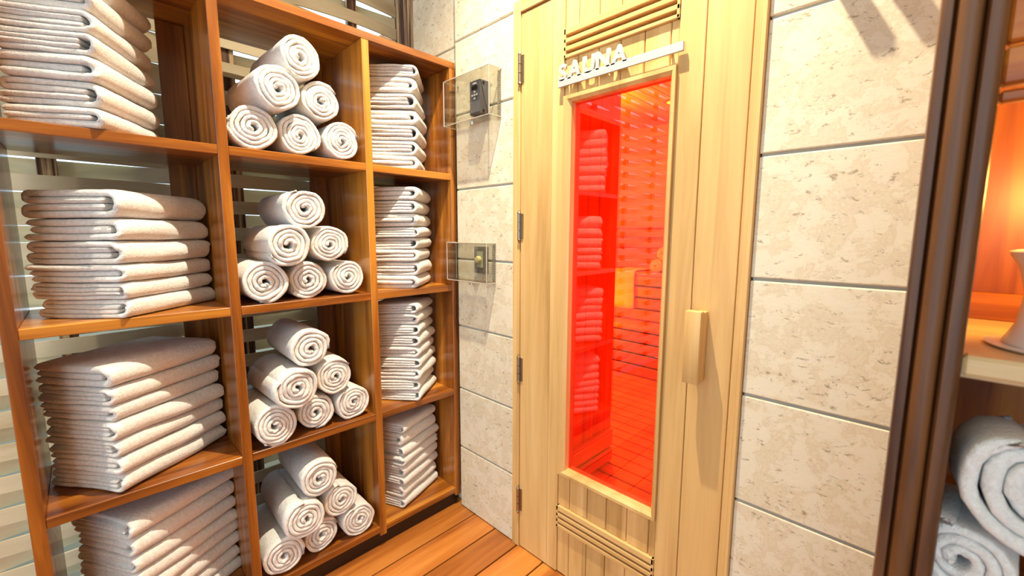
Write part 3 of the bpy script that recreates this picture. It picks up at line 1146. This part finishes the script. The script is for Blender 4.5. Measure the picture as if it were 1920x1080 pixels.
# sauna ceiling lamp
t = thing('sauna_ceiling_light', 'small round glowing lamp on the sauna ceiling, seen through the red glass', 'light', (-1.56, 3.38, 2.30))
bm = bmesh.new()
lathe(bm, [(0.085, 0), (0.085, -0.012), (0.06, -0.022), (0.055, -0.012)], (-1.56, 3.38, 2.30), 32)
obj('ring', bm, steel, t, 40)
bm = bmesh.new()
lathe(bm, [(0.055, -0.010), (0.050, -0.022), (0.02, -0.030), (0.004, -0.031)], (-1.56, 3.38, 2.30), 32)
sl = D.materials.new('sauna_lamp_glow'); sl.use_nodes = True
pb = sl.node_tree.nodes['Principled BSDF']
pb.inputs['Emission Color'].default_value = (1, 0.8, 0.4, 1)
pb.inputs['Emission Strength'].default_value = 8
obj('bulb', bm, sl, t, 40)

# ------------------------------------------------------------------ cabinet at the right edge, close to the camera
YC = 0.70
cab = thing('towel_cabinet', 'dark reddish hardwood cabinet with fluted frame, glowing amber inside, at the right edge', 'cabinet', (0.35, 0.9, 0))
CX1 = 0.75
# fluted front stile: profile swept in z
for (xa, xb_, nm) in ((-0.0205, 0.0345, 'stile'), (0.70, 0.755, 'stile')):
    bm = bmesh.new()
    w_ = xb_ - xa
    prof = [(0, 0.014), (0.03, 0.004), (0.10, 0.002), (0.20, 0.004), (0.235, 0.012), (0.27, 0.004), (0.30, 0.0), (0.45, -0.003), (0.60, 0.0), (0.63, 0.003), (0.665, 0.013), (0.70, 0.003), (0.73, 0.0),
            (0.86, -0.001), (0.97, 0.003), (1.0, 0.012)]
    pts = [(xa + a * w_, YC + c) for a, c in prof] + [(xb_, YC + 0.03), (xa, YC + 0.03)]
    A = [bm.verts.new((x_, y_, 0.0)) for x_, y_ in pts]
    B = [bm.verts.new((x_, y_, 2.1)) for x_, y_ in pts]
    for i in range(len(pts)):
        j = (i + 1) % len(pts)
        bm.faces.new((A[i], A[j], B[j], B[i]))
    bm.faces.new(A); bm.faces.new(B[::-1])
    obj(nm, bm, darkframe, cab, 50)
bbox('side_panel', darkframe, cab, -0.019, 0.0, YC + 0.03, YD - 0.001, 0.0, 2.1)
bbox('side_panel', darkframe, cab, 0.735, 0.754, YC + 0.03, YD - 0.001, 0.0, 2.1)
bbox('back_panel', cabred[2], cab, 0.0, 0.735, YD - 0.025, YD - 0.003, 0.0, 2.1)
bbox('top_panel', darkframe, cab, -0.02, 0.755, YC, YD - 0.001, 2.1, 2.13)
bbox('bottom_panel', cabred[0], cab, 0.0, 0.735, YC + 0.03, YD - 0.026, 0.05, 0.075)
for z0_, z1_ in ((1.392, 1.405), (1.409, 1.448), (1.452, 1.50), (1.504, 1.56), (1.564, 1.62)):
    bbox('header_slat', cabred[0], cab, 0.0345, 0.70, YC + 0.008 + (0.006 if z1_ - z0_ < 0.02 else 0), YC + 0.028, z0_, z1_, bev=0.003)
bbox('shelf', palewood, cab, 0.0, 0.735, YC + 0.032, YD - 0.026, 1.080, 1.104, bev=0.002, label='pale wooden shelf')
bbox('shelf_lip', palewood, cab, 0.0345, 0.70, YC + 0.006, YC + 0.032, 1.088, 1.112, bev=0.004, label='pale rounded shelf lip')
bbox('lower_shelf', cabred[0], cab, 0.0, 0.735, YC + 0.032, YD - 0.026, 0.78, 0.802, bev=0.002)
bbox('back_rail', cabred[0], cab, 0.0, 0.735, YD - 0.045, YD - 0.0255, 1.104, 1.150, bev=0.002)

pt = thing('pot', 'pale glazed pot standing on the shelf of the right-hand cabinet', 'pot', (0.140, 0.86, 1.104))
bm = bmesh.new()
lathe(bm, [(0.062, 0.0), (0.066, 0.006), (0.056, 0.03), (0.052, 0.07), (0.060, 0.105), (0.068, 0.118), (0.070, 0.124), (0.064, 0.126), (0.050, 0.10), (0.045, 0.03), (0.0, 0.01)],
      (0.140, 0.86, 1.105), 48)
obj('body', bm, potm, pt, 60)
bm = bmesh.new()
lathe(bm, [(0.074, 0.0), (0.080, 0.002), (0.082, 0.0045), (0.076, 0.0045), (0.06, 0.003), (0.0, 0.003)], (0.140, 0.86, 1.1042), 48)
obj('saucer', bm, potm, pt, 60)

G4 = 'rolled towels in the cabinet at the right edge'
for k, (fx, fz, rr, fy, yw, lb) in enumerate(((0.116, 0.966, 0.070, 0.712, -4, 'rolled white towel on top of the pile in the right-hand cabinet'),
                                       (0.055, 0.856, 0.0515, 0.722, 6, 'rolled white towel lower left in the pile in the right-hand cabinet'),
                                       (0.190, 0.858, 0.0535, 0.725, 0, 'rolled white towel lower right in the pile in the right-hand cabinet'))):
    me = roll_mesh(rr, 0.12, 400 + k, 3.4)
    o = D.objects.new('rolled_towel', me)
    COL.objects.link(o)
    o.rotation_euler = (0, R(6) if k == 0 else 0, PI / 2 - R(yw))
    o.location = (fx, fy, fz)
    tag(o, lb, 'towel', G4)

for o in D.objects:
    if '_b' in o: del o['_b']
